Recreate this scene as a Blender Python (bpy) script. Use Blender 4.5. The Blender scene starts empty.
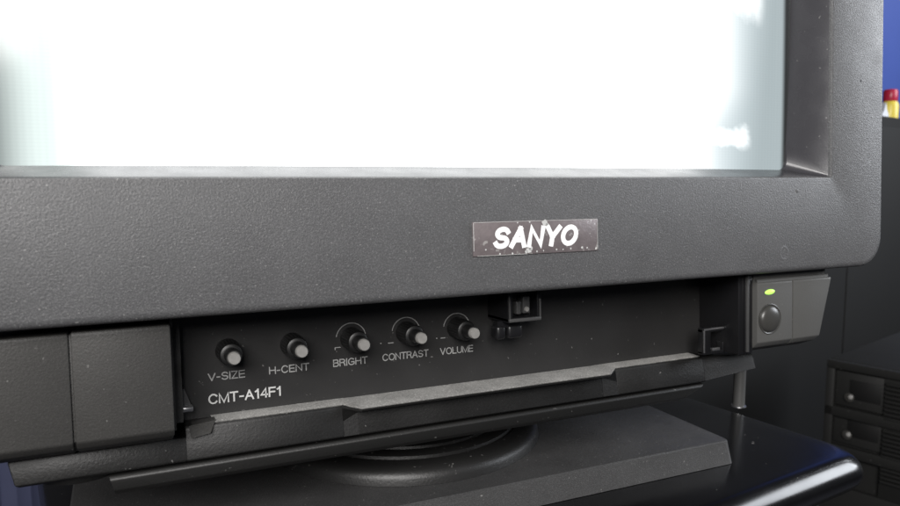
import bpy, bmesh, math, random
from mathutils import Vector, Matrix
random.seed(7)
S = bpy.context.scene
C = S.collection
MM = 0.001
Z0 = 872.0            # height of the pivot (lower edge of the screen opening) above the floor, mm
TILT = math.radians(3.0)

# ------------------------------------------------------------------ materials
def mat(name, col, rough=0.5, metal=0.0, bump=0.0, bscale=900.0, var=0.0, vscale=60.0,
        spec=0.5, emis=None, estr=0.0, coat=0.0, dust=0.0, dscale=700.0, dthr=0.70, rvar=0.0, detail=4.0, grain=0.0, gscale=2000.0):
    m = bpy.data.materials.new(name); m.use_nodes = True
    nt = m.node_tree; N = nt.nodes; L = nt.links
    b = N['Principled BSDF']
    b.inputs['Roughness'].default_value = rough
    b.inputs['Metallic'].default_value = metal
    b.inputs['Specular IOR Level'].default_value = spec
    b.inputs['Coat Weight'].default_value = coat
    b.inputs['Coat Roughness'].default_value = 0.05
    tc = N.new('ShaderNodeTexCoord')
    n1 = N.new('ShaderNodeTexNoise'); n1.inputs['Scale'].default_value = vscale; n1.inputs['Detail'].default_value = 5
    L.new(tc.outputs['Object'], n1.inputs['Vector'])
    mx = N.new('ShaderNodeMix'); mx.data_type = 'RGBA'
    mx.inputs['A'].default_value = (*[c * (1 - var) for c in col], 1)
    mx.inputs['B'].default_value = (*[c * (1 + var) for c in col], 1)
    L.new(n1.outputs['Fac'], mx.inputs['Factor'])
    out = mx.outputs['Result']
    if grain > 0:
        g = N.new('ShaderNodeTexNoise'); g.inputs['Scale'].default_value = gscale; g.inputs['Detail'].default_value = 7; g.inputs['Roughness'].default_value = .82; g.inputs['Distortion'].default_value = .6
        L.new(tc.outputs['Object'], g.inputs['Vector'])
        gr = N.new('ShaderNodeMapRange'); gr.inputs['From Min'].default_value = .50; gr.inputs['From Max'].default_value = .72
        gr.inputs['To Max'].default_value = grain
        L.new(g.outputs['Fac'], gr.inputs['Value'])
        gm = N.new('ShaderNodeMix'); gm.data_type = 'RGBA'; gm.inputs['B'].default_value = (*[min(1, c * 3.2 + .06) for c in col], 1)
        L.new(out, gm.inputs['A']); L.new(gr.outputs['Result'], gm.inputs['Factor']); out = gm.outputs['Result']
    if dust > 0:
        n2 = N.new('ShaderNodeTexNoise'); n2.inputs['Scale'].default_value = dscale; n2.inputs['Detail'].default_value = 2
        L.new(tc.outputs['Object'], n2.inputs['Vector'])
        mr = N.new('ShaderNodeMapRange'); mr.inputs['From Min'].default_value = dthr
        mr.inputs['From Max'].default_value = dthr + 0.06; mr.inputs['To Max'].default_value = dust
        L.new(n2.outputs['Fac'], mr.inputs['Value'])
        m2 = N.new('ShaderNodeMix'); m2.data_type = 'RGBA'
        m2.inputs['B'].default_value = (0.55, 0.54, 0.52, 1)
        L.new(out, m2.inputs['A']); L.new(mr.outputs['Result'], m2.inputs['Factor'])
        out = m2.outputs['Result']
    L.new(out, b.inputs['Base Color'])
    if rvar > 0:
        n4 = N.new('ShaderNodeTexNoise'); n4.inputs['Scale'].default_value = vscale * 1.7; n4.inputs['Detail'].default_value = 6
        L.new(tc.outputs['Object'], n4.inputs['Vector'])
        r4 = N.new('ShaderNodeMapRange'); r4.inputs['From Min'].default_value = .3; r4.inputs['From Max'].default_value = .7
        r4.inputs['To Min'].default_value = rough - rvar; r4.inputs['To Max'].default_value = rough + rvar
        L.new(n4.outputs['Fac'], r4.inputs['Value']); L.new(r4.outputs['Result'], b.inputs['Roughness'])
    if bump > 0:
        n3 = N.new('ShaderNodeTexNoise'); n3.inputs['Scale'].default_value = bscale; n3.inputs['Detail'].default_value = detail
        n3.inputs['Roughness'].default_value = 0.6
        L.new(tc.outputs['Object'], n3.inputs['Vector'])
        bp = N.new('ShaderNodeBump'); bp.inputs['Strength'].default_value = bump; bp.inputs['Distance'].default_value = 0.00016
        L.new(n3.outputs['Fac'], bp.inputs['Height']); L.new(bp.outputs['Normal'], b.inputs['Normal'])
    if emis:
        b.inputs['Emission Color'].default_value = (*emis, 1); b.inputs['Emission Strength'].default_value = estr
    return m

M = {}
M['bezel'] = mat('textured_charcoal_plastic', (.077, .077, .079), .42, bump=1.0, bscale=1650, var=.16, vscale=45, dust=.28, dscale=1300, dthr=.665, rvar=.06, detail=4, grain=.50, gscale=1800)
M['surround'] = mat('satin_charcoal_plastic', (.050, .049, .054), .27, bump=.12, bscale=1500, var=.12, vscale=60, dust=.3, dscale=620, dthr=.72, rvar=.05, detail=2)
M['cover'] = mat('smooth_dark_grey_plastic', (.034, .033, .031), .5, grain=.2, bump=.5, bscale=1600, var=.12, vscale=50, dust=.25, dscale=600, dthr=.73, rvar=.04)
M['power'] = mat('warm_grey_plastic', (.080, .0795, .076), .5, grain=.05, bump=.3, bscale=1300, var=.08, vscale=50, dust=.2, dscale=600, dthr=.74, rvar=.04)
M['body'] = mat('dark_body_plastic', (.0090, .0088, .0085), .46, grain=.15, bump=.5, bscale=1200, var=.15, vscale=40, dust=.2, dscale=600, dthr=.72, rvar=.05)
M['ledge'] = mat('dusty_ledge_highlight', (.24, .236, .226), .5, grain=.8, bump=1, bscale=1500, var=.55, vscale=120, dust=.5, dscale=1000, dthr=.66, rvar=.05)  # dusty plastic, with the ledge's bright highlight put into the colour
M['panel'] = mat('satin_black_panel', (.0185, .018, .0178), .45, bump=.15, bscale=1500, var=.12, vscale=30, dust=.25, dscale=650, dthr=.73, rvar=.05)
M['black'] = mat('black_plastic', (.008, .008, .009), .35, bump=.1, var=.2)
M['knob'] = mat('black_knob_plastic', (.007, .007, .007), .42, bump=.1, var=.2)
M['shaft'] = mat('pale_grey_shaft', (.21, .205, .195), .5, bump=.3, bscale=1500, var=.25, vscale=600)
M['print'] = mat('grey_printing', (.27, .27, .265), .6, var=.3, vscale=500)
M['print2'] = mat('white_printing', (.5, .5, .49), .6, var=.12, vscale=500)
M['badge'] = mat('worn_badge_metal', (.18, .155, .158), .38, metal=.25, bump=.4, bscale=1200, var=.35, vscale=260, dust=.5, dscale=500, dthr=.66)
M['white'] = mat('white_badge_paint', (.9, .9, .9), .45, var=.04, vscale=300)
M['base'] = mat('textured_base_plastic', (.038, .0375, .0375), .5, grain=.4, bump=1, bscale=1900, var=.35, vscale=60, dust=.28, dscale=900, dthr=.705, rvar=.05)
M['dome'] = mat('swivel_plastic', (.014, .0138, .0135), .42, bump=.6, bscale=1100, var=.2, vscale=40, dust=.2, dscale=550, dthr=.70)
M['gloss'] = mat('glossy_black_lacquer', (.005, .005, .0055), .21, bump=.02, bscale=300, var=.2, dust=.5, dscale=330, dthr=.755, rvar=.04, vscale=30)
M['chrome'] = mat('grey_metal', (.45, .45, .46), .3, metal=.9, bump=.1, var=.1)
M['latch'] = mat('satin_grey_plastic', (.055, .055, .055), .35, bump=.15, var=.2)
M['cab'] = mat('charcoal_cabinet', (.0045, .0045, .0044), .7, spec=.3, bump=.3, bscale=300, var=.15, vscale=10)
M['case'] = mat('dark_case_metal', (.0125, .0126, .012), .6, bump=.3, bscale=700, var=.15, vscale=30, dust=.15, dscale=400, dthr=.72)
M['hole'] = mat('black_recess', (.003, .003, .003), .6)
M['wallgrey'] = mat('grey_blue_painted_wall', (.012, .0125, .018), .7, bump=.3, bscale=60, var=.15, vscale=4)
M['curtain'] = mat('grey_blue_cloth', (.070, .080, .150), .8, bump=.5, bscale=300, var=.2, vscale=8)
M['blueboard'] = mat('blue_painted_board', (.07, .13, .50), .65, bump=.3, bscale=60, var=.15, vscale=4)
M['floor'] = mat('grey_floor', (.02, .021, .03), .6, bump=.3, bscale=80, var=.25, vscale=6)
M['yellow'] = mat('yellow_plastic', (.85, .68, .10), .35, var=.06, vscale=80, bump=.05)
M['red'] = mat('red_plastic', (.50, .02, .06), .35, var=.06, vscale=80, bump=.05)
M['card'] = mat('white_card', (.75, .78, .85), .6, var=.08, vscale=80)
M['button'] = mat('grey_button_plastic', (.045, .044, .041), .33, bump=.1, bscale=1200, var=.1)
M['eject'] = mat('pale_plastic_button', (.30, .295, .285), .35, var=.05)
M['rim'] = mat('dark_rim_plastic', (.0075, .0074, .007), .5, bump=.4, bscale=1200, var=.15, vscale=40, dust=.2, dscale=600, dthr=.73)
M['post'] = mat('pale_grey_painted_metal', (.085, .085, .083), .45, var=.1)
M['led'] = mat('lit_green_lens', (.35, .5, .1), .3, emis=(.42, .90, .13), estr=1.0)

def screen_material():
    m = bpy.data.materials.new('lit_screen_glass'); m.use_nodes = True
    nt = m.node_tree; N = nt.nodes; L = nt.links; b = N['Principled BSDF']
    b.inputs['Base Color'].default_value = (.03, .033, .034, 1); b.inputs['Roughness'].default_value = .12
    tc = N.new('ShaderNodeTexCoord'); sp = N.new('ShaderNodeSeparateXYZ'); L.new(tc.outputs['Object'], sp.inputs[0])
    nz = N.new('ShaderNodeTexNoise'); nz.inputs['Scale'].default_value = 260; nz.inputs['Detail'].default_value = 2
    L.new(tc.outputs['Object'], nz.inputs['Vector'])
    def op(o, a, c=None, d=None):
        n = N.new('ShaderNodeMath'); n.operation = o
        for i, v in enumerate((a, c, d)):
            if v is None: continue
            if isinstance(v, (int, float)): n.inputs[i].default_value = v
            else: L.new(v, n.inputs[i])
        return n.outputs[0]
    wob = op('MULTIPLY', op('SUBTRACT', nz.outputs['Fac'], .5), .005)
    X = sp.outputs['X']; Z = sp.outputs['Z']; Xw = op('ADD', X, wob); Zw = op('ADD', Z, wob)
    def ss(v, a, c):
        n = N.new('ShaderNodeMapRange'); n.interpolation_type = 'SMOOTHSTEP'
        n.inputs['From Min'].default_value = a * MM; n.inputs['From Max'].default_value = c * MM
        L.new(v, n.inputs['Value']); return n.outputs['Result']
    def box(x1, z0, z1, sx, sz, xx=X, zz=Z):            # 1 left of x1 between z0 and z1
        a = ss(xx, x1 + sx, x1 - sx)
        return op('MULTIPLY', a, op('MULTIPLY', ss(zz, z0 - sz, z0 + sz), ss(zz, z1 + sz, z1 - sz)))
    Xz = op('ADD', X, op('MULTIPLY', ss(Z, 38, 14), .010))
    w = op('POWER', ss(Xz, 240, 196), 2.0)
    w = op('MAXIMUM', w, op('MULTIPLY', box(229, 12.8, 19.6, 2.5, 2.2, Xw, Zw), .34))
    w = op('MAXIMUM', w, op('MULTIPLY', box(235, 64, 400, 3.5, 6.0, X, Zw), .36))
    w2 = ss(op('ADD', X, op('MULTIPLY', Z, -.12)), 236, 214)
    left = ss(X, -33, -17)
    right = ss(X, 249.5, 246.5)
    wv = N.new('ShaderNodeTexWave'); wv.bands_direction = 'Z'; wv.inputs['Scale'].default_value = 330
    L.new(tc.outputs['Object'], wv.inputs['Vector'])
    wx = N.new('ShaderNodeTexWave'); wx.bands_direction = 'X'; wx.inputs['Scale'].default_value = 190
    L.new(tc.outputs['Object'], wx.inputs['Vector'])
    r1 = N.new('ShaderNodeMix'); r1.data_type = 'RGBA'
    r1.inputs['A'].default_value = (.42, .49, .51, 1); r1.inputs['B'].default_value = (.64, .73, .76, 1); L.new(w2, r1.inputs['Factor'])
    r2 = N.new('ShaderNodeMix'); r2.data_type = 'RGBA'
    L.new(r1.outputs['Result'], r2.inputs['A']); r2.inputs['B'].default_value = (2.4, 2.45, 2.45, 1); L.new(w, r2.inputs['Factor'])
    r3 = N.new('ShaderNodeMix'); r3.data_type = 'RGBA'
    r3.inputs['A'].default_value = (.88, 1.0, .97, 1); L.new(r2.outputs['Result'], r3.inputs['B']); L.new(ss(X, -17, 0), r3.inputs['Factor'])
    L.new(r3.outputs['Result'], b.inputs['Emission Color'])
    st = op('MULTIPLY', op('MULTIPLY', op('ADD', op('MULTIPLY', left, .92), .08), right),
            op('ADD', .93, op('MULTIPLY', op('ADD', wv.outputs['Fac'], wx.outputs['Fac']), .025)))
    L.new(st, b.inputs['Emission Strength'])
    return m
M['screen'] = screen_material()

# ------------------------------------------------------------------ mesh helpers (all lengths in mm)
def new(): return bmesh.new()
def box(bm, x0, x1, y0, y1, z0, z1, bev=0.0, seg=2):
    t = bmesh.new(); bmesh.ops.create_cube(t, size=1)
    for v in t.verts:
        v.co = Vector((x0 + (v.co.x + .5) * (x1 - x0), y0 + (v.co.y + .5) * (y1 - y0), z0 + (v.co.z + .5) * (z1 - z0)))
    if bev > 0: bmesh.ops.bevel(t, geom=list(t.edges), offset=bev, segments=seg, profile=.5, affect='EDGES')
    merge(bm, t)
def merge(bm, t, mtx=None):
    if mtx is not None: t.transform(mtx)
    me = bpy.data.meshes.new('tmp'); t.to_mesh(me); t.free(); bm.from_mesh(me); bpy.data.meshes.remove(me)
def prism(bm, prof, x0, x1, bev=0.0, seg=2, x0f=None, x1f=None):
    """prof = list of (y, z); extruded along x. x0f/x1f: functions of z for slanted ends"""
    t = bmesh.new()
    a = [t.verts.new((x0f(z) if x0f else x0, y, z)) for y, z in prof]
    c = [t.verts.new((x1f(z) if x1f else x1, y, z)) for y, z in prof]
    t.faces.new(a); t.faces.new(list(reversed(c)))
    n = len(prof)
    for i in range(n): t.faces.new((a[i], c[i], c[(i + 1) % n], a[(i + 1) % n]))
    bmesh.ops.recalc_face_normals(t, faces=t.faces)
    if bev > 0: bmesh.ops.bevel(t, geom=list(t.edges), offset=bev, segments=seg, profile=.5, affect='EDGES')
    merge(bm, t)
def lathe(bm, prof, cx, cy, cz, seg=48, axis='Z'):
    """prof = list of (r, h); axis Z: h up. axis Y: h along -y (towards the viewer)"""
    t = bmesh.new(); rings = []
    for r, h in prof:
        ring = []
        for i in range(seg):
            a = 2 * math.pi * i / seg
            if axis == 'Z': p = (cx + r * math.cos(a), cy + r * math.sin(a), cz + h)
            else: p = (cx + r * math.cos(a), cy - h, cz + r * math.sin(a))
            ring.append(t.verts.new(p))
        rings.append(ring)
    for j in range(len(rings) - 1):
        for i in range(seg):
            t.faces.new((rings[j][i], rings[j][(i + 1) % seg], rings[j + 1][(i + 1) % seg], rings[j + 1][i]))
    t.faces.new(rings[0]); t.faces.new(rings[-1])
    bmesh.ops.recalc_face_normals(t, faces=t.faces)
    merge(bm, t)
def tube(bm, pts, r, seg=12):
    t = bmesh.new(); rings = []; pts = [Vector(p) for p in pts]
    for k, p in enumerate(pts):
        d = (pts[min(k + 1, len(pts) - 1)] - pts[max(k - 1, 0)]).normalized()
        u = d.orthogonal().normalized() if k == 0 else (u - d * u.dot(d)).normalized()
        w = d.cross(u)
        rings.append([t.verts.new(p + (u * math.cos(2 * math.pi * i / seg) + w * math.sin(2 * math.pi * i / seg)) * r) for i in range(seg)])
    for j in range(len(rings) - 1):
        for i in range(seg): t.faces.new((rings[j][i], rings[j][(i + 1) % seg], rings[j + 1][(i + 1) % seg], rings[j + 1][i]))
    t.faces.new(rings[0]); t.faces.new(rings[-1])
    bmesh.ops.recalc_face_normals(t, faces=t.faces); merge(bm, t)
def rrect(x0, x1, z0, z1, r, k=8, m=24, bx=0.0, bz=0.0):
    """rounded rectangle loop as (x, z); bx, bz bow the sides outwards"""
    pts = []
    cs = [(x1 - r, z0 + r, -90), (x1 - r, z1 - r, 0), (x0 + r, z1 - r, 90), (x0 + r, z0 + r, 180)]
    arcs = []
    for cx, cz, a0 in cs:
        arcs.append([(cx + r * math.cos(math.radians(a0 + 90 * i / k)), cz + r * math.sin(math.radians(a0 + 90 * i / k))) for i in range(k + 1)])
    for q in range(4):
        pts += arcs[q]
        a = arcs[q][-1]; b = arcs[(q + 1) % 4][0]
        for i in range(1, m): pts.append((a[0] + (b[0] - a[0]) * i / m, a[1] + (b[1] - a[1]) * i / m))
    cx = (x0 + x1) / 2; cz = (z0 + z1) / 2; hx = (x1 - x0) / 2; hz = (z1 - z0) / 2
    out = []
    for x, z in pts:
        u = (x - cx) / hx; v = (z - cz) / hz
        out.append((x + bx * u * (1 - v * v), z + bz * v * (1 - u * u)))
    return out
def loft(bm, loops, cap0=False, cap1=False):
    """loops = list of (points (x, z), y or function)"""
    t = bmesh.new(); rings = []
    for pts, y in loops: rings.append([t.verts.new((x, y(x, z) if callable(y) else y, z)) for x, z in pts])
    n = len(rings[0])
    for j in range(len(rings) - 1):
        for i in range(n): t.faces.new((rings[j][i], rings[j][(i + 1) % n], rings[j + 1][(i + 1) % n], rings[j + 1][i]))
    if cap0: t.faces.new(rings[0])
    if cap1: t.faces.new(rings[-1])
    bmesh.ops.recalc_face_normals(t, faces=t.faces); merge(bm, t)
def arc(cx, cz, rx, rz, a0, a1, n=14):
    return [(cx + rx * math.cos(math.radians(a0 + (a1 - a0) * i / n)), cz + rz * math.sin(math.radians(a0 + (a1 - a0) * i / n))) for i in range(n + 1)]
GL = {   # sans-serif letters as pen strokes in a box of height 1: (advance width, strokes)
 'V': (.72, [[(0, 1), (.36, 0)], [(.36, 0), (.72, 1)]]), '-': (.34, [[(.02, .42), (.32, .42)]]),
 'S': (.66, [arc(.33, .75, .30, .25, 20, 270) + arc(.33, .25, .32, .25, 90, -160)[1:]]),
 'I': (.06, [[(.03, 0), (.03, 1)]]), 'Z': (.62, [[(0, 1), (.60, 1), (0, 0), (.62, 0)]]),
 'E': (.58, [[(.58, 1), (0, 1), (0, 0), (.58, 0)], [(0, .52), (.54, .52)]]), 'H': (.68, [[(0, 0), (0, 1)], [(.68, 0), (.68, 1)], [(0, .52), (.68, .52)]]),
 'C': (.76, [arc(.40, .5, .38, .5, 38, 322, 22)]), 'N': (.68, [[(0, 0), (0, 1), (.68, 0), (.68, 1)]]), 'T': (.66, [[(0, 1), (.66, 1)], [(.33, 1), (.33, 0)]]),
 'B': (.64, [[(0, 0), (0, 1), (.36, 1)] + arc(.36, .77, .24, .23, 90, -90)[1:] + [(0, .54)], arc(.36, .27, .28, .27, 90, -90) + [(0, 0)]]),
 'R': (.66, [[(0, 0), (0, 1), (.38, 1)] + arc(.38, .75, .24, .25, 90, -90)[1:] + [(0, .5)], [(.40, .5), (.56, .40), (.60, .12), (.66, 0)]]),
 'G': (.78, [arc(.40, .5, .38, .5, 42, 300, 20) + [(.74, .14), (.76, .46), (.42, .46)]]), 'O': (.80, [arc(.40, .5, .40, .5, 0, 360, 30)]),
 'A': (.72, [[(0, 0), (.36, 1)], [(.36, 1), (.72, 0)], [(.13, .34), (.59, .34)]]), 'L': (.54, [[(0, 1), (0, 0), (.54, 0)]]),
 'U': (.68, [[(0, 1), (0, .33)] + arc(.34, .33, .34, .33, 180, 360)[1:] + [(.68, 1)]]), 'M': (.80, [[(0, 0), (0, 1), (.40, 0), (.80, 1), (.80, 0)]]),
 'Y': (.70, [[(0, 1), (.35, .44)], [(.70, 1), (.35, .44)], [(.35, .46), (.35, 0)]]), '1': (.34, [[(.26, 1), (.26, 0)], [(.26, .97), (.16, .84), (.02, .76)]]),
 '4': (.60, [[(.46, 0), (.46, 1), (0, .28), (.60, .28)]]), 'F': (.56, [[(0, 0), (0, 1), (.56, 1)], [(0, .52), (.50, .52)]]),
}
def text(bm, body, x0, x1, zb, h, y, pen=.13, gap=.2, shear=0.0, depth=.06):
    """letters drawn with a pen of width pen * h, stretched to run from x0 to x1"""
    tot = sum(GL[c][0] for c in body) + gap * (len(body) - 1)
    hw = pen * h / 2; sx = (x1 - x0 - 2 * hw - shear * h) / tot; cx = 0; layer = 0
    for ch in body:
        wd, strokes = GL[ch]
        for st in strokes:
            P = [Vector((x0 + hw + (cx + px_) * sx + shear * pz * h, zb + hw + pz * (h - 2 * hw))) for px_, pz in st]
            t = bmesh.new(); L_ = []; n = len(P); layer += 1; yy = y - .0015 * (layer % 7)
            for i, p in enumerate(P):
                d0 = (P[i] - P[i - 1]).normalized() if i else None; d1 = (P[i + 1] - P[i]).normalized() if i < n - 1 else None
                if d0 is None: d0 = d1
                if d1 is None: d1 = d0
                nn = (Vector((-d0.y, d0.x)) + Vector((-d1.y, d1.x)))
                nn = nn.normalized() if nn.length > 1e-4 else Vector((-d0.y, d0.x))
                k = min(1.7, 1 / max(.3, nn.dot(Vector((-d0.y, d0.x)))))
                e = Vector((0, 0))
                if i == 0: e = -d1 * hw * .9
                if i == n - 1: e = d0 * hw * .9
                if ch == 'O': e = Vector((0, 0))
                L_.append([t.verts.new((q.x, yb, q.y)) for q in (p + e + nn * hw * k, p + e - nn * hw * k) for yb in (yy - depth, y)])
            for i in range(n - 1):
                a, b = L_[i], L_[i + 1]
                t.faces.new((a[0], b[0], b[2], a[2])); t.faces.new((a[1], b[1], b[0], a[0])); t.faces.new((a[2], b[2], b[3], a[3]))
            t.faces.new((L_[0][0], L_[0][2], L_[0][3], L_[0][1])); t.faces.new((L_[-1][0], L_[-1][2], L_[-1][3], L_[-1][1]))
            bmesh.ops.recalc_face_normals(t, faces=t.faces); merge(bm, t)
        cx += wd + gap

def smooth_ok(me, ang=math.radians(35)):
    bm = bmesh.new(); bm.from_mesh(me)
    for f in bm.faces: f.smooth = True
    for e in bm.edges:
        e.smooth = not (len(e.link_faces) == 2 and e.calc_face_angle(0) > ang)
    bm.to_mesh(me); bm.free()
def tag(o, label=None, cat=None, group=None, kind=None):
    if label: o['label'] = label
    if cat: o['category'] = cat
    if group: o['group'] = group
    if kind: o['kind'] = kind
    return o
def empty(name, loc, label, cat, group=None, rz=0.0):
    o = bpy.data.objects.new(name, None); C.objects.link(o); o.empty_display_size = .02
    o.location = Vector(loc) * MM; o.rotation_euler = (0, 0, rz)
    return tag(o, label, cat, group)
def obj(name, bm, m, parent=None, loc=(0, 0, 0), rot=(0, 0, 0), label=None):
    bmesh.ops.scale(bm, vec=(MM,) * 3, verts=bm.verts)
    me = bpy.data.meshes.new(name); bm.to_mesh(me); bm.free(); me.materials.append(m); smooth_ok(me)
    o = bpy.data.objects.new(name, me); C.objects.link(o)
    o.location = Vector(loc) * MM; o.rotation_euler = rot
    if parent: o.parent = parent
    if label: o['label'] = label
    return o

ZT = -122.0     # table top relative to pivot
# ================================================================== THE MONITOR
ROOT = (110, 100, Z0 + ZT)
mon = empty('crt_monitor', ROOT, 'old charcoal tube monitor with glowing white screen and small adjustment knobs', 'monitor')
PIV = (-ROOT[0], -ROOT[1], Z0 - ROOT[2])
def part(name, bm, m, label=None):      # tilted part: mesh in monitor coordinates (x, y into the screen, z up from the opening's lower edge)
    return obj(name, bm, m, mon, PIV, (-TILT, 0, 0), label)
def level(name, bm, m, label=None):     # level part, same coordinates without the tilt
    return obj(name, bm, m, mon, PIV, (0, 0, 0), label)

BX0, BX1, BZ0, BZ1 = -71.3, 291.4, -37.1, 243.0
OX0, OX1, OZ0, OZ1 = -39.3, 259.4, 0.0, 210.0
GX0, GX1, GZ0, GZ1 = -29.5, 249.5, 3.5, 207.0
def outer(d, r): return rrect(BX0 + d, BX1 - d, BZ0 + d, BZ1 - d, r)
def opening(d, r): return rrect(OX0 - d, OX1 + d, OZ0 - d, OZ1 + d, r)
bm = new()
glassloop = rrect(GX0, GX1, GZ0, GZ1, 3.5, bx=2.5, bz=-.5)
loft(bm, [(outer(6, 8), 55), (outer(3, 10), 30), (outer(0.3, 12), 8), (outer(0, 12), 2.6), (outer(.2, 12), 1.5), (outer(.75, 11.7), .65), (outer(1.5, 11.3), .18), (outer(2.5, 11), 0),
          (opening(1.0, 1.8), 0), (opening(.35, 1.2), .16), (opening(0, .9), .65), (opening(-.2, .9), 1.3)])
bms = new()
loft(bms, [(opening(-.2, .9), 1.3), (rrect(GX0 + .0, GX1 - .0, GZ0, GZ1, 3.5, bx=2.5, bz=-.5), 13), (rrect(GX0 + .3, GX1 - .3, GZ0 + .3, GZ1 - .3, 3.5, bx=2.5, bz=-.5), 19)])
# small moulding marks on the frame: a ring dent, a nub and a dark pinhole
def ring(bm, x, z, r, w, y, e=1.25):
    lathe_prof = []
    t = bmesh.new(); n = 40; R1 = []; R2 = []; R3 = []
    for i in range(n):
        a = 2 * math.pi * i / n; c, s = math.cos(a), math.sin(a) * e
        R1.append(t.verts.new((x + (r + w) * c, y, z + (r + w) * s))); R2.append(t.verts.new((x + r * c, y - .12, z + r * s))); R3.append(t.verts.new((x + (r - w) * c, y, z + (r - w) * s)))
    for i in range(n):
        j = (i + 1) % n
        t.faces.new((R1[i], R1[j], R2[j], R2[i])); t.faces.new((R2[i], R2[j], R3[j], R3[i]))
    bmesh.ops.recalc_face_normals(t, faces=t.faces); merge(bm, t)
ring(bm, 233.3, -29.4, 2.0, .45, 0.0, 1.2)
lathe(bm, [(.9, 0), (.7, .15), (.3, .25)], 240.2, .05, -5.4, 16, 'Y')
fb = part('front_bezel', bm, M['bezel'])
part('screen_surround', bms, M['surround'])
bm = new(); lathe(bm, [(.5, 0), (.4, .05)], 276.5, 0, 39, 14, 'Y'); obj('pinhole', bm, M['hole'], fb)

# glass: bulging tube face
def gy(x, z):
    u = (x - 110) / 150; v = (z - 105) / 110
    return 13.6 - 0.5 + 1.6 * (u * u) ** 1.0 + 1.2 * v * v - 1.5
bm = new(); loops = []
for s in [1, .985, .97, .94, .9, .8, .68, .54, .4, .26, .12, .03]:
    loops.append(([(110 + (x - 110) * s, 104.8 + (z - 104.8) * s) for x, z in rrect(GX0 - .5, GX1 + .5, GZ0 - .5, GZ1 + .5, 4, bx=2.5, bz=-.5)], lambda x, z: gy(x, z)))
loft(bm, loops, cap1=True)
part('screen_glass', bm, M['screen'])

# rear housing
bm = new()
loft(bm, [(rrect(-62, 282, -28, 232, 12), 54), (rrect(-56, 276, -26, 226, 16), 130), (rrect(-20, 240, -20, 200, 24), 260), (rrect(10, 210, -10, 180, 24), 350)], True, True)
part('rear_housing', bm, M['body'])

# lower chassis: full width bar under the covers, its front sloping slightly
XL, XR = -30.5, 241.0
bm = new()
prism(bm, [(22.3, -75.0), (21.0, -81.6), (24, -83.0), (210, -83.0), (210, -30), (60, -30), (60, -75.0)], XL, 15, .6, x0f=lambda z: -30.6 + max(0, (-z - 75)) * .25)
prism(bm, [(23.4, -71.9), (22.7, -72.8), (21.9, -77.0), (21.0, -81.6), (24, -83), (60, -83), (60, -71.9)], 14.6, 62.5, .35)
WIDE = [(16.6, -72.1), (17.0, -73.2), (21.9, -74.6), (21.0, -81.6), (24, -83), (60, -83), (60, -72.1)]
NARR = [(23.4, -71.9), (22.7, -72.8), (21.9, -77.0), (21.0, -81.6), (24, -83), (60, -83), (60, -71.9)]
ENDP = [(23.4, -73.6), (22.9, -74.2), (21.9, -77.0), (21.2, -79.4), (24, -80.6), (60, -80.6), (60, -73.6)]
def skin(bm, pa, xa, pb, xb):
    t = bmesh.new()
    a = [t.verts.new((xa, y, z)) for y, z in pa]; c = [t.verts.new((xb, y, z)) for y, z in pb]; n = len(a)
    t.faces.new(a); t.faces.new(list(reversed(c)))
    for i in range(n): t.faces.new((a[i], c[i], c[(i + 1) % n], a[(i + 1) % n]))
    bmesh.ops.recalc_face_normals(t, faces=t.faces); merge(bm, t)
skin(bm, NARR, 62.0, WIDE, 67.0)
prism(bm, WIDE, 66.9, 163.1, .3)
skin(bm, WIDE, 163.0, NARR, 170.0)
prism(bm, NARR, 169.9, 213.7, .3)
skin(bm, NARR, 213.6, ENDP, 241.5)
box(bm, 15, 225, 60, 210, -83, -30)
# rounded foot under the left end
lathe(bm, [(2, -3.6), (7, -3.3), (11, -2.0), (13, 1)], -14, 35.5, -82.6, 32)
part('lower_chassis', bm, M['body'])

# upper skin of the ledge: dust, plus its highlight painted as patchy pale colour
bm = new()
def strip(bm, x0, x1, y0f, y1f, y1b, z0, z1, th=.5):
    t = bmesh.new(); n = 40; top = []; 
    rows = []
    for i in range(n + 1):
        x = x0 + (x1 - x0) * i / n; f = i / n
        yf = y0f + (y1f - y0f) * f; zz = z0 + (z1 - z0) * f
        jt = random.uniform(-.08, .08)
        rows.append([t.verts.new((x, yf + jt + .25, zz - th)), t.verts.new((x, yf + jt, zz - .15)), t.verts.new((x, yf + jt + .3, zz)), t.verts.new((x, y1b, zz + .25))])
    for i in range(n):
        for k in range(3): t.faces.new((rows[i][k], rows[i + 1][k], rows[i + 1][k + 1], rows[i][k + 1]))
    bmesh.ops.recalc_face_normals(t, faces=t.faces); merge(bm, t)
strip(bm, 22.5, 62.3, 23.0, 23.0, 33, -71.6, -71.6)
strip(bm, 62.3, 66.8, 23.0, 16.3, 33, -71.6, -71.8)
strip(bm, 66.8, 163.2, 16.3, 16.3, 33, -71.8, -71.8)
strip(bm, 163.2, 170.2, 16.3, 23.0, 33, -71.8, -71.6)
strip(bm, 170.2, 212.6, 23.0, 23.2, 33, -71.6, -71.6)
part('front_ledge', bm, M['ledge'], 'dusty grey ledge below the knobs, its highlight painted pale')
# small chamfered tab at the left end of the ledge
bm = new()
t = bmesh.new()
q = [(15.6, 23, -72.0), (23.2, 23, -71.2), (21.4, 20.2, -74.2), (16.0, 20.2, -75.0)]
q2 = [(x, 27, z) for x, y, z in q]
a = [t.verts.new(p) for p in q]; c = [t.verts.new(p) for p in q2]
t.faces.new(a); t.faces.new(list(reversed(c)))
for i in range(4): t.faces.new((a[i], c[i], c[(i + 1) % 4], a[(i + 1) % 4]))
bmesh.ops.recalc_face_normals(t, faces=t.faces); merge(bm, t)
part('ledge_tab', bm, M['cover'])

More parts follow.
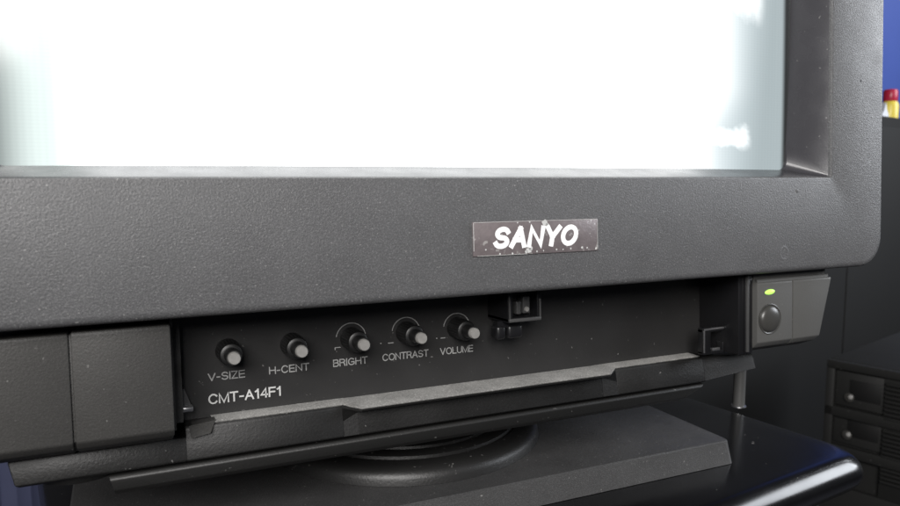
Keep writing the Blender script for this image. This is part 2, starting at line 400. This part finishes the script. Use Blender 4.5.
# rim plate under the chassis (seat of the swivel)
bm = new()
prism(bm, [(23, -83.2), (22, -84.2), (22.4, -87.6), (24, -89.0), (170, -89.0), (170, -83.2)], -6.3, 214, .4, x0f=lambda z: -6.3 + (-83.2 - z) * .25, x1f=lambda z: 215 + (z + 83.2) * 2.2)
part('bottom_rim', bm, M['rim'])

# control panel with printing
bm = new()
box(bm, 11, 227, 30, 40, -72.2, -34, .1, 1)
panel = part('control_panel', bm, M['panel'])
for body, x0, x1, zb in (('V-SIZE', 22.2, 33.3, -60.9), ('H-CENT', 40.7, 53.6, -60.9), ('BRIGHT', 61.5, 73.4, -60.8), ('CONTRAST', 78.6, 95.6, -60.7), ('VOLUME', 100.0, 112.9, -60.8)):
    bm = new(); text(bm, body, x0, x1, zb, 2.45, 29.95, pen=.135); obj('lettering', bm, M['print'], panel)
bm = new(); text(bm, 'CMT-A14F1', 22.0, 44.4, -68.1, 3.2, 29.95, pen=.15); obj('lettering', bm, M['print2'], panel, label='white model lettering in the lower left corner')
KN = [(28.4, -51.9), (48.2, -51.9), (67.9, -51.8), (87.4, -51.5), (106.6, -51.6)]
for kx, kz in KN[2:]:
    bm = new(); t = bmesh.new(); A = []; B = []; A2 = []; B2 = []
    for i in range(37):
        a = math.radians(8 + 158 * i / 36 + 4)
        for lst, r, y in ((A, 5.25, 29.95), (B, 4.95, 29.95), (A2, 5.25, 29.88), (B2, 4.95, 29.88)):
            lst.append(t.verts.new((kx + r * math.cos(a), y, kz + r * math.sin(a))))
    for i in range(36):
        t.faces.new((A2[i], A2[i + 1], B2[i + 1], B2[i])); t.faces.new((A[i], A[i + 1], A2[i + 1], A2[i])); t.faces.new((B[i], B[i + 1], B2[i + 1], B2[i]))
    bmesh.ops.recalc_face_normals(t, faces=t.faces); merge(bm, t)
    obj('dial_arc', bm, M['print'], panel)
bm = new(); box(bm, 62.2, 64.2, 29.88, 29.96, -54.55, -54.3); box(bm, 62.2, 62.45, 29.885, 29.96, -55.2, -54.56); obj('dial_tick', bm, M['print'], panel)
for x0, x1, z0, z1 in ((78.0, 78.4, -54.7, -54.35), (80.8, 82.8, -54.85, -54.55), (98.6, 99.0, -54.9, -54.55), (100.3, 102.1, -54.95, -54.65)):
    bm = new(); box(bm, x0, x1, 29.88, 29.96, z0, z1); obj('dial_tick', bm, M['print'], panel)

# knobs: black sleeve, pale slotted shaft end
for i, (kx, kz) in enumerate(KN):
    bm = new()
    lathe(bm, [(3.75, 0), (3.7, .6), (3.65, .9), (3.5, 7.6), (3.2, 8.2), (2.6, 8.5), (2.2, 8.5)], kx, 30, kz, 40, 'Y')
    for q in range(24):
        a = 2 * math.pi * q / 24
        tube(bm, [(kx + 3.55 * math.cos(a), 29, kz + 3.55 * math.sin(a)), (kx + 3.45 * math.cos(a), 22.8, kz + 3.45 * math.sin(a))], .16, 6)
    k = part('knob', bm, M['knob'])
    bm = new()
    lathe(bm, [(2.3, 0), (2.25, 12.4), (2.2, 12.8)], kx, 29.5, kz, 32, 'Y')
    obj('black_stem', bm, M['knob'], k)
    bm = new()
    lathe(bm, [(1.85, 0), (1.85, 2.2), (1.6, 2.6)], kx, 17.6, kz, 32, 'Y')
    obj('shaft_end', bm, M['shaft'], k)
    bm = new(); a = math.radians([20, 5, 330, 320, 350][i])
    c, s = math.cos(a), math.sin(a)
    t = bmesh.new(); bmesh.ops.create_cube(t, size=1)
    t.transform(Matrix.Translation((kx + c * 1.25, 15.15, kz + s * 1.25)) @ Matrix.Rotation(-a, 4, 'Y') @ Matrix.Diagonal((1.5, .12, .5, 1)))
    merge(bm, t); obj('slot', bm, M['hole'], k)

# left cover: two facing pieces with a seam, rounded lower edge
def cover_prof(yf, zt, zb): return [(yf + .3, zt), (yf, zt - .6), (yf, zb), (yf + 2.2, zb - 2.2), (yf + 9, zb - 5.0), (yf + 24, zb - 5.0), (yf + 24, zt)]
bm = new()
prism(bm, cover_prof(7.0, -39.3, -68.2), -13.0, 10.9, .5)
prism(bm, cover_prof(7.0, -39.6, -68.2), -50, -13.55, .5)
prism(bm, cover_prof(7.9, -40, -68.0), -49, 10.0)
part('side_cover', bm, M['cover'])
bm = new(); box(bm, 11.6, 14.2, 22, 31, -70.5, -37, .3); box(bm, 11.0, 11.7, 13, 31, -70, -37)
part('panel_rail', bm, M['cover'])

# right cover with the power light and push button
bm = new()
rt = lambda z: 269.6 + (z + 40) * .29
prism(bm, cover_prof(7.0, -41.2, -65.2), 226.9, 246.4, .4)
prism(bm, cover_prof(7.0, -41.2, -65.2), 246.9, 269, .4, x1f=rt)
prism(bm, cover_prof(7.7, -40, -64.8), 227.5, 266, x1f=lambda z: rt(z) - 1.5)
box(bm, 227, 268, 9, 30, -41.5, -36.5, .3)
pw = part('power_cover', bm, M['power'], 'lighter grey cover at the right with power light and button')
bm = new(); t = bmesh.new(); bmesh.ops.create_uvsphere(t, u_segments=32, v_segments=16, radius=1)
t.transform(Matrix.Translation((233.6, 6.95, -45.2)) @ Matrix.Rotation(math.radians(-4), 4, 'Y') @ Matrix.Diagonal((2.7, .7, 1.05, 1))); merge(bm, t)
obj('power_light', bm, M['led'], pw, label='small lit yellow-green power light')
bm = new()
lathe(bm, [(6.1, -.5), (6.1, .2), (5.9, .28), (5.5, .1), (5.3, .0), (5.1, .5), (4.2, 1.1), (2.6, 1.5), (1.2, 1.62), (.1, 1.65)], 233.6, 6.9, -56.0, 48, 'Y')
obj('power_button', bm, M['button'], pw, label='round domed push button')
bm = new(); box(bm, 219.0, 226.6, 9, 31, -69.5, -37, .4); box(bm, 221.6, 223.6, 8.2, 12, -69, -38, .4)
part('panel_rail', bm, M['black'], 'black inner wall beside the power cover')
bm = new(); box(bm, 222.0, 223.4, 7.6, 8.8, -68.5, -38, .3)
part('edge_strip', bm, M['latch'])

# hinge parts of the missing flap
bm = new()
t = bmesh.new()
q = [(13.4, -61.8), (15.0, -61.4), (16.8, -66.8), (13.8, -67.2)]
a = [t.verts.new((x, 26, z)) for x, z in q]; c = [t.verts.new((x, 30, z)) for x, z in q]
t.faces.new(a); t.faces.new(list(reversed(c)))
for i in range(4): t.faces.new((a[i], c[i], c[(i + 1) % 4], a[(i + 1) % 4]))
bmesh.ops.recalc_face_normals(t, faces=t.faces); merge(bm, t)
h = part('hinge', bm, M['latch'], 'small grey hinge stub at the left end of the ledge')
bm = new(); box(bm, 13.2, 17.2, 23.6, 27.5, -68.0, -66.6, .35); obj('hinge_pin', bm, M['chrome'], h)
bm = new()
box(bm, 208.3, 225.8, 17.0, 19.8, -61.0, -59.0, .35)
box(bm, 208.3, 212.6, 16.9, 19.8, -69.6, -59.4, .35)
box(bm, 208.3, 225.6, 17.0, 19.8, -69.9, -68.4, .35)
box(bm, 218.5, 225.8, 16.8, 20.2, -69.8, -65.2, .5)
h = part('hinge', bm, M['black'], 'black bracket hinge at the right end of the ledge')
bm = new(); box(bm, 209.0, 222.5, 16.6, 17.6, -60.1, -59.3, .2); box(bm, 213.2, 217.2, 16.6, 18.0, -68.6, -67.4, .3); box(bm, 208.6, 209.1, 16.5, 17.2, -69, -60, .1); box(bm, 219.6, 222.4, 16.4, 18, -61.6, -59.2, .3)
obj('hinge_pin', bm, M['chrome'], h)

# latch socket under the frame
bm = new()
box(bm, 119.2, 132.4, 15, 32, -49.2, -47.6, .3); box(bm, 119.2, 121.0, 15, 32, -49, -36.6, .3); box(bm, 130.8, 132.6, 15, 32, -49, -36.6, .3)
box(bm, 120, 132, 20, 32, -49, -36.6)
box(bm, 133, 136.8, 22, 31, -45.6, -40, .4)
la = part('latch_socket', bm, M['black'])
bm = new(); box(bm, 119.4, 132.2, 14.5, 15.3, -49.0, -47.8, .25); box(bm, 119.5, 120.1, 14.6, 15.3, -48, -40, .2); box(bm, 131.6, 132.2, 14.6, 15.3, -48, -41.5, .15); obj('rim', bm, M['latch'], la)
bm = new(); box(bm, 123.4, 125.2, 16.5, 20.5, -46.6, -42.2, .3); box(bm, 125.8, 128.6, 16.2, 20.5, -46.4, -40.4, .3); obj('catch', bm, M['latch'], la)
bm = new(); lathe(bm, [(.95, 0), (.8, .5)], 127.2, 16.2, -45.0, 20, 'Y'); obj('catch_head', bm, M['shaft'], la)
for xa, xb in ((116.7, 120.4), (121.2, 127.2)):
    bm = new(); box(bm, xa, xb, 18.6, 24, -55.4, -50.6, 1.1, 3)
    part('latch_tab', bm, M['black'])
bm = new(); box(bm, 117.5, 126.5, 19.6, 23, -51.5, -49.0); part('tab_bridge', bm, M['black'])

# badge
bm = new(); box(bm, 98.7, 145.5, -.55, .6, -24.7, -13.9, .3)
badge = part('badge', bm, M['badge'], 'worn rectangular name badge with white letters')
bm = new(); text(bm, 'SANYO', 105.4, 138.0, -22.6, 7.0, -.55, pen=.235, gap=.30, shear=.16, depth=.12)
obj('lettering', bm, M['white'], badge)
bm = new()
def flake(bm, x, z, r, n=9):
    t = bmesh.new(); vs = [t.verts.new((x + r * random.uniform(.6, 1.1) * math.cos(2 * math.pi * i / n), -.62, z + r * random.uniform(.6, 1.1) * math.sin(2 * math.pi * i / n))) for i in range(n)]
    t.faces.new(vs); bmesh.ops.recalc_face_normals(t, faces=t.faces)
    for f in t.faces:
        if f.normal.y > 0: f.normal_flip()
    merge(bm, t)
for x, z, r in ((124.6, -14.9, 1.2), (125.6, -15.6, .8), (118.6, -23.5, 1.1), (119.2, -22.8, .9), (117.6, -23.9, .6), (108, -24.1, .35), (112.5, -24.2, .4), (129, -23.6, .35), (131.5, -23.7, .3), (134.5, -23.5, .4), (139, -23.4, .5), (141, -23.5, .35), (103.0, -22.6, .35), (144.6, -23.9, .45),
                (121.5, -23.9, .35), (124, -23.8, .3), (114.5, -14.5, .3), (119, -14.4, .35)): flake(bm, x, z, r)
box(bm, 99.0, 145.2, -.64, -.57, -14.15, -14.02); box(bm, 98.8, 98.95, -.64, -.57, -23, -14.3); box(bm, 145.2, 145.32, -.64, -.57, -24, -15); box(bm, 100, 118, -.64, -.57, -24.6, -24.48)
obj('worn_paint', bm, M['print2'], badge)

# swivel foot
bm = new()
lathe(bm, [(60.6, -111.8), (60.3, -109.5), (59.6, -107.8), (58.0, -106.4), (55.5, -105.7), (51.6, -105.3), (51.2, -106.4), (50.6, -106.4), (50.2, -104.6), (48.6, -104.0), (45.2, -103.8), (44.9, -104.8), (44.3, -104.8),
           (43.9, -103.2), (41, -102.4), (37, -101.6), (34, -98.0), (30, -84)], 110, 92, 0, 128)
level('swivel_dome', bm, M['dome'])
bm = new()
t = bmesh.new()
top = [(x, z) for x, z in rrect(-19.4, 232.4, 21.8, 196, 2.5, m=4)]; mid = rrect(-20.1, 233.1, 21.1, 196.7, 2.8, m=4); bot = rrect(-21.6, 234.6, 19.4, 198.2, 3, m=4)
rr = [[t.verts.new((x, y, z)) for x, y in lp] for lp, z in ((top, -111.9), (mid, -112.4), (bot, -121.8))]
for j in range(2):
    for i in range(len(top)): k = (i + 1) % len(top); t.faces.new((rr[j][i], rr[j][k], rr[j + 1][k], rr[j + 1][i]))
t.faces.new(rr[0]); t.faces.new(rr[2]); bmesh.ops.recalc_face_normals(t, faces=t.faces); merge(bm, t)
level('base_plate', bm, M['base'], 'flat grey base plate with sloping front edge')

# ================================================================== TABLE
TR = math.radians(7.5)
W_, D_ = 318.0, 300.0
tcx = 302 - W_ * math.cos(TR); tcy = 1.3 - W_ * math.sin(TR)
tab = empty('side_table', (tcx, tcy, 0), 'glossy black lacquered table with rounded edges under the monitor', 'table', rz=TR)
bm = new(); t = bmesh.new(); rings = []
r = 8.5
for i in range(15):
    a = math.radians(90 - 180 * i / 14); off = r * math.cos(a) * 1.0 - r; z = Z0 + ZT - r + r * math.sin(a)
    rings.append([t.verts.new((x, y, z)) for x, y in rrect(-off - 0, W_ + off, -off, D_ + off, 16, k=8, m=3)])
for j in range(14):
    n = len(rings[0])
    for i in range(n): k = (i + 1) % n; t.faces.new((rings[j][i], rings[j][k], rings[j + 1][k], rings[j + 1][i]))
t.faces.new(rings[0]); t.faces.new(rings[-1]); bmesh.ops.recalc_face_normals(t, faces=t.faces); merge(bm, t)
obj('table_top', bm, M['gloss'], tab)
bm = new(); box(bm, 12, W_ - 12, 12, D_ - 12, Z0 + ZT - 24, Z0 + ZT - 17.2, 2.5); obj('under_frame', bm, M['gloss'], tab)
for x in (26, W_ - 26):
    for y in (26, D_ - 26):
        bm = new(); box(bm, x - 10, x + 10, y - 10, y + 10, .2, Z0 + ZT - 24.2, 2); obj('leg', bm, M['cab'], tab)
bm = new(); box(bm, 30, W_ - 30, 20, D_ - 30, 180, 195, 3); obj('lower_shelf', bm, M['cab'], tab)

# upright post at the table's right side
p = empty('support_post', (296, 76, Z0 + ZT), 'thin grey metal post standing on the table right of the base', 'post')
bm = new(); lathe(bm, [(3.1, .2), (3.1, 3), (3.0, 34), (2.8, 38)], 0, 0, 0, 20); obj('rod', bm, M['post'], p)
bm = new(); lathe(bm, [(3.9, .2), (3.8, .7), (3.2, .9)], 0, 0, 0, 20); obj('foot', bm, M['chrome'], p)

# ================================================================== BACKGROUND
bm = new(); box(bm, -3000, 4000, -2500, 1500, -60, 0); tag(obj('floor', bm, M['floor']), kind='structure')
bm = new(); box(bm, -3000, 4000, 1300, 1360, 0, 2600); tag(obj('wall', bm, M['wallgrey']), kind='structure')
bm = new(); box(bm, 2045, 3200, 1240, 1262, 300, 2300, 3); tag(obj('blue_board', bm, M['blueboard']), 'bright blue board on the wall above the dark cabinet', 'board')
bm = new(); t = bmesh.new()
N_ = 90
fr_ = [(-900 + 1000 * i / N_, 1060 + 14 * math.sin(i * .9) + 5 * math.sin(i * 2.3)) for i in range(N_ + 1)]
v_ = [[t.verts.new((x, y + o_, z_)) for x, y in fr_] for o_, z_ in ((0, 40), (0, 640), (6, 640), (6, 40))]
for a_ in range(4):
    for i in range(N_): t.faces.new((v_[a_][i], v_[a_][i + 1], v_[(a_ + 1) % 4][i + 1], v_[(a_ + 1) % 4][i]))
bmesh.ops.recalc_face_normals(t, faces=t.faces); merge(bm, t)
tag(obj('curtain', bm, M['curtain']), 'grey-blue cloth hanging low behind the left end of the monitor', 'cloth')
cb = empty('dark_cabinet', (1161, 600, 0), 'large charcoal cabinet behind the monitor at the right', 'cabinet', rz=.26)
H = Z0 + 100.5
bm = new(); box(bm, -780, 500, 0, 330, 60, H, 3); obj('cabinet_body', bm, M['cab'], cb)
bm = new(); box(bm, -760, 480, 20, 310, 0, 60, 2); obj('plinth', bm, M['hole'], cb)
bm = new(); box(bm, -775, -142, -9, -.5, 75, H - 18, 2); box(bm, -138, 495, -9, -.5, 75, H - 18, 2); obj('door_panel', bm, M['cab'], cb)

def on_cab(s, d): return (1161 + s * math.cos(.26) - d * math.sin(.26), 600 + s * math.sin(.26) + d * math.cos(.26), H + .3)
bt = empty('yellow_bottle', on_cab(82, 24), 'small yellow bottle with red cap standing on the charcoal cabinet', 'bottle')
bm = new(); lathe(bm, [(12, 0), (14, 1), (14, 24), (12, 29), (8, 33)], 0, 0, 0, 32); obj('bottle_body', bm, M['yellow'], bt)
bm = new(); lathe(bm, [(11, 31), (11.5, 32), (11.5, 48), (9.5, 51), (3, 52)], 0, 0, 0, 32); obj('cap', bm, M['red'], bt)
bm = new(); t = bmesh.new()
q = [(-9, 0), (9, 0), (8, 7), (3, 15), (0, 27), (-4, 13), (-8, 8)]
a = [t.verts.new((x, 0, z)) for x, z in q]; c = [t.verts.new((x + 1, 9, z)) for x, z in q]
t.faces.new(a); t.faces.new(list(reversed(c)))
for i in range(len(q)): k = (i + 1) % len(q); t.faces.new((a[i], c[i], c[k], a[k]))
bmesh.ops.recalc_face_normals(t, faces=t.faces); merge(bm, t)
tag(obj('paper_scrap', bm, M['card'], None, on_cab(54, 20)), 'crumpled white paper scrap on the cabinet beside the yellow bottle', 'paper')

# computer case at the lower right; local frame: s along the front face, front face normal pointing to the left
CR = math.atan2(-.96374, .26684)
cc = empty('computer_case', (708.8, 336.8, 0), 'dark desktop computer case with two drive bays and grille at right edge', 'computer', rz=CR)
# local x = along face, local y = into the case (left-hand normal -> +x world)
ZC = Z0 - 200
bm = new(); box(bm, 0, 300, 1.5, 250, ZC - 330, ZC, 2.0); obj('case_shell', bm, M['case'], cc)
bm = new()
def fr(z0, z1, x0=0.4, x1=299, d=-6): box(bm, x0, x1, d, 1.2, ZC + z0, ZC + z1, .8)
fr(-9, -.6); fr(-62, -51); fr(-105, -94); fr(-330, -140)
box(bm, .4, 9, -6, 1.2, ZC - 140, ZC - 9.2, .8); box(bm, 58, 299, -3, 1.2, ZC - 140, ZC - 9.2, .4)
for k in range(24):
    z = ZC - 14 - k * 4.6
    if -60 < z - ZC + 2 < -49 or -103 < z - ZC + 2 < -92: continue
    box(bm, 60, 150, -6.5, -3.2, z - 2.6, z, .5)
obj('front_panel', bm, M['case'], cc)
for zc in (-37, -79):
    bm = new(); box(bm, 9.5, 57.5, -1.5, 1.4, ZC + zc - 12.5, ZC + zc + 26, .5)
    d = obj('drive_bay', bm, M['case'], cc)
    bm = new(); box(bm, 24, 55, -2.2, -1.6, ZC + zc - 3, ZC + zc + 18, .1); obj('bay_opening', bm, M['hole'], d)
    bm = new(); lathe(bm, [(5.2, 0), (5.0, 2), (3.6, 3.0), (1, 3.3)], 24, -1.6, ZC + zc - 2.0, 24, 'Y'); obj('eject_button', bm, M['button'], d)
    bm = new(); lathe(bm, [(2.4, 0), (2.2, 1), (.8, 1.6)], 26.5, -5.0, ZC + zc - .5, 20, 'Y'); obj('bay_light', bm, M['eject'], d)

# ================================================================== LIGHT
def area(name, loc, target, size, size_y, power, col):
    l = bpy.data.lights.new(name, 'AREA'); l.shape = 'RECTANGLE'; l.size = size; l.size_y = size_y; l.energy = power; l.color = col
    o = bpy.data.objects.new(name, l); C.objects.link(o); o.location = loc
    o.rotation_euler = (Vector(target) - Vector(loc)).to_track_quat('-Z', 'Y').to_euler(); return o
z = Z0 * MM
area('room_lamp', (-.62, -1.25, z + .70), (.05, 0, z - .04), 1.0, .7, 41, (1, .975, .955))
area('window_light', (2.0, -.5, z + .62), (.25, 0, z), 1.0, .8, 28, (.90, .94, 1))
area('board_fill', (2.5, .35, z + 1.0), (2.45, 1.25, z + .35), .4, .3, 8, (.9, .94, 1))  # added fill light out of view, brightens the blue board

w = bpy.data.worlds.new('World'); S.world = w; w.use_nodes = True
w.node_tree.nodes['Background'].inputs['Color'].default_value = (.75, .82, 1, 1)
w.node_tree.nodes['Background'].inputs['Strength'].default_value = .035

# ================================================================== CAMERA
cam = bpy.data.cameras.new('camera'); co = bpy.data.objects.new('camera', cam); C.objects.link(co); S.camera = co
cam.sensor_width = 36; cam.lens = 28.8; cam.clip_start = .01; cam.clip_end = 50
co.location = (0, -.2, Z0 * MM); co.rotation_euler = (math.radians(90 - 6.03), 0, math.radians(-24.6))
cam.dof.use_dof = True; cam.dof.focus_distance = .25; cam.dof.aperture_fstop = 26
S.render.engine = 'CYCLES'
S.view_settings.view_transform = 'Standard'; S.view_settings.look = 'None'; S.view_settings.exposure = 0; S.view_settings.gamma = 1
S.render.resolution_x = 1024; S.render.resolution_y = 576
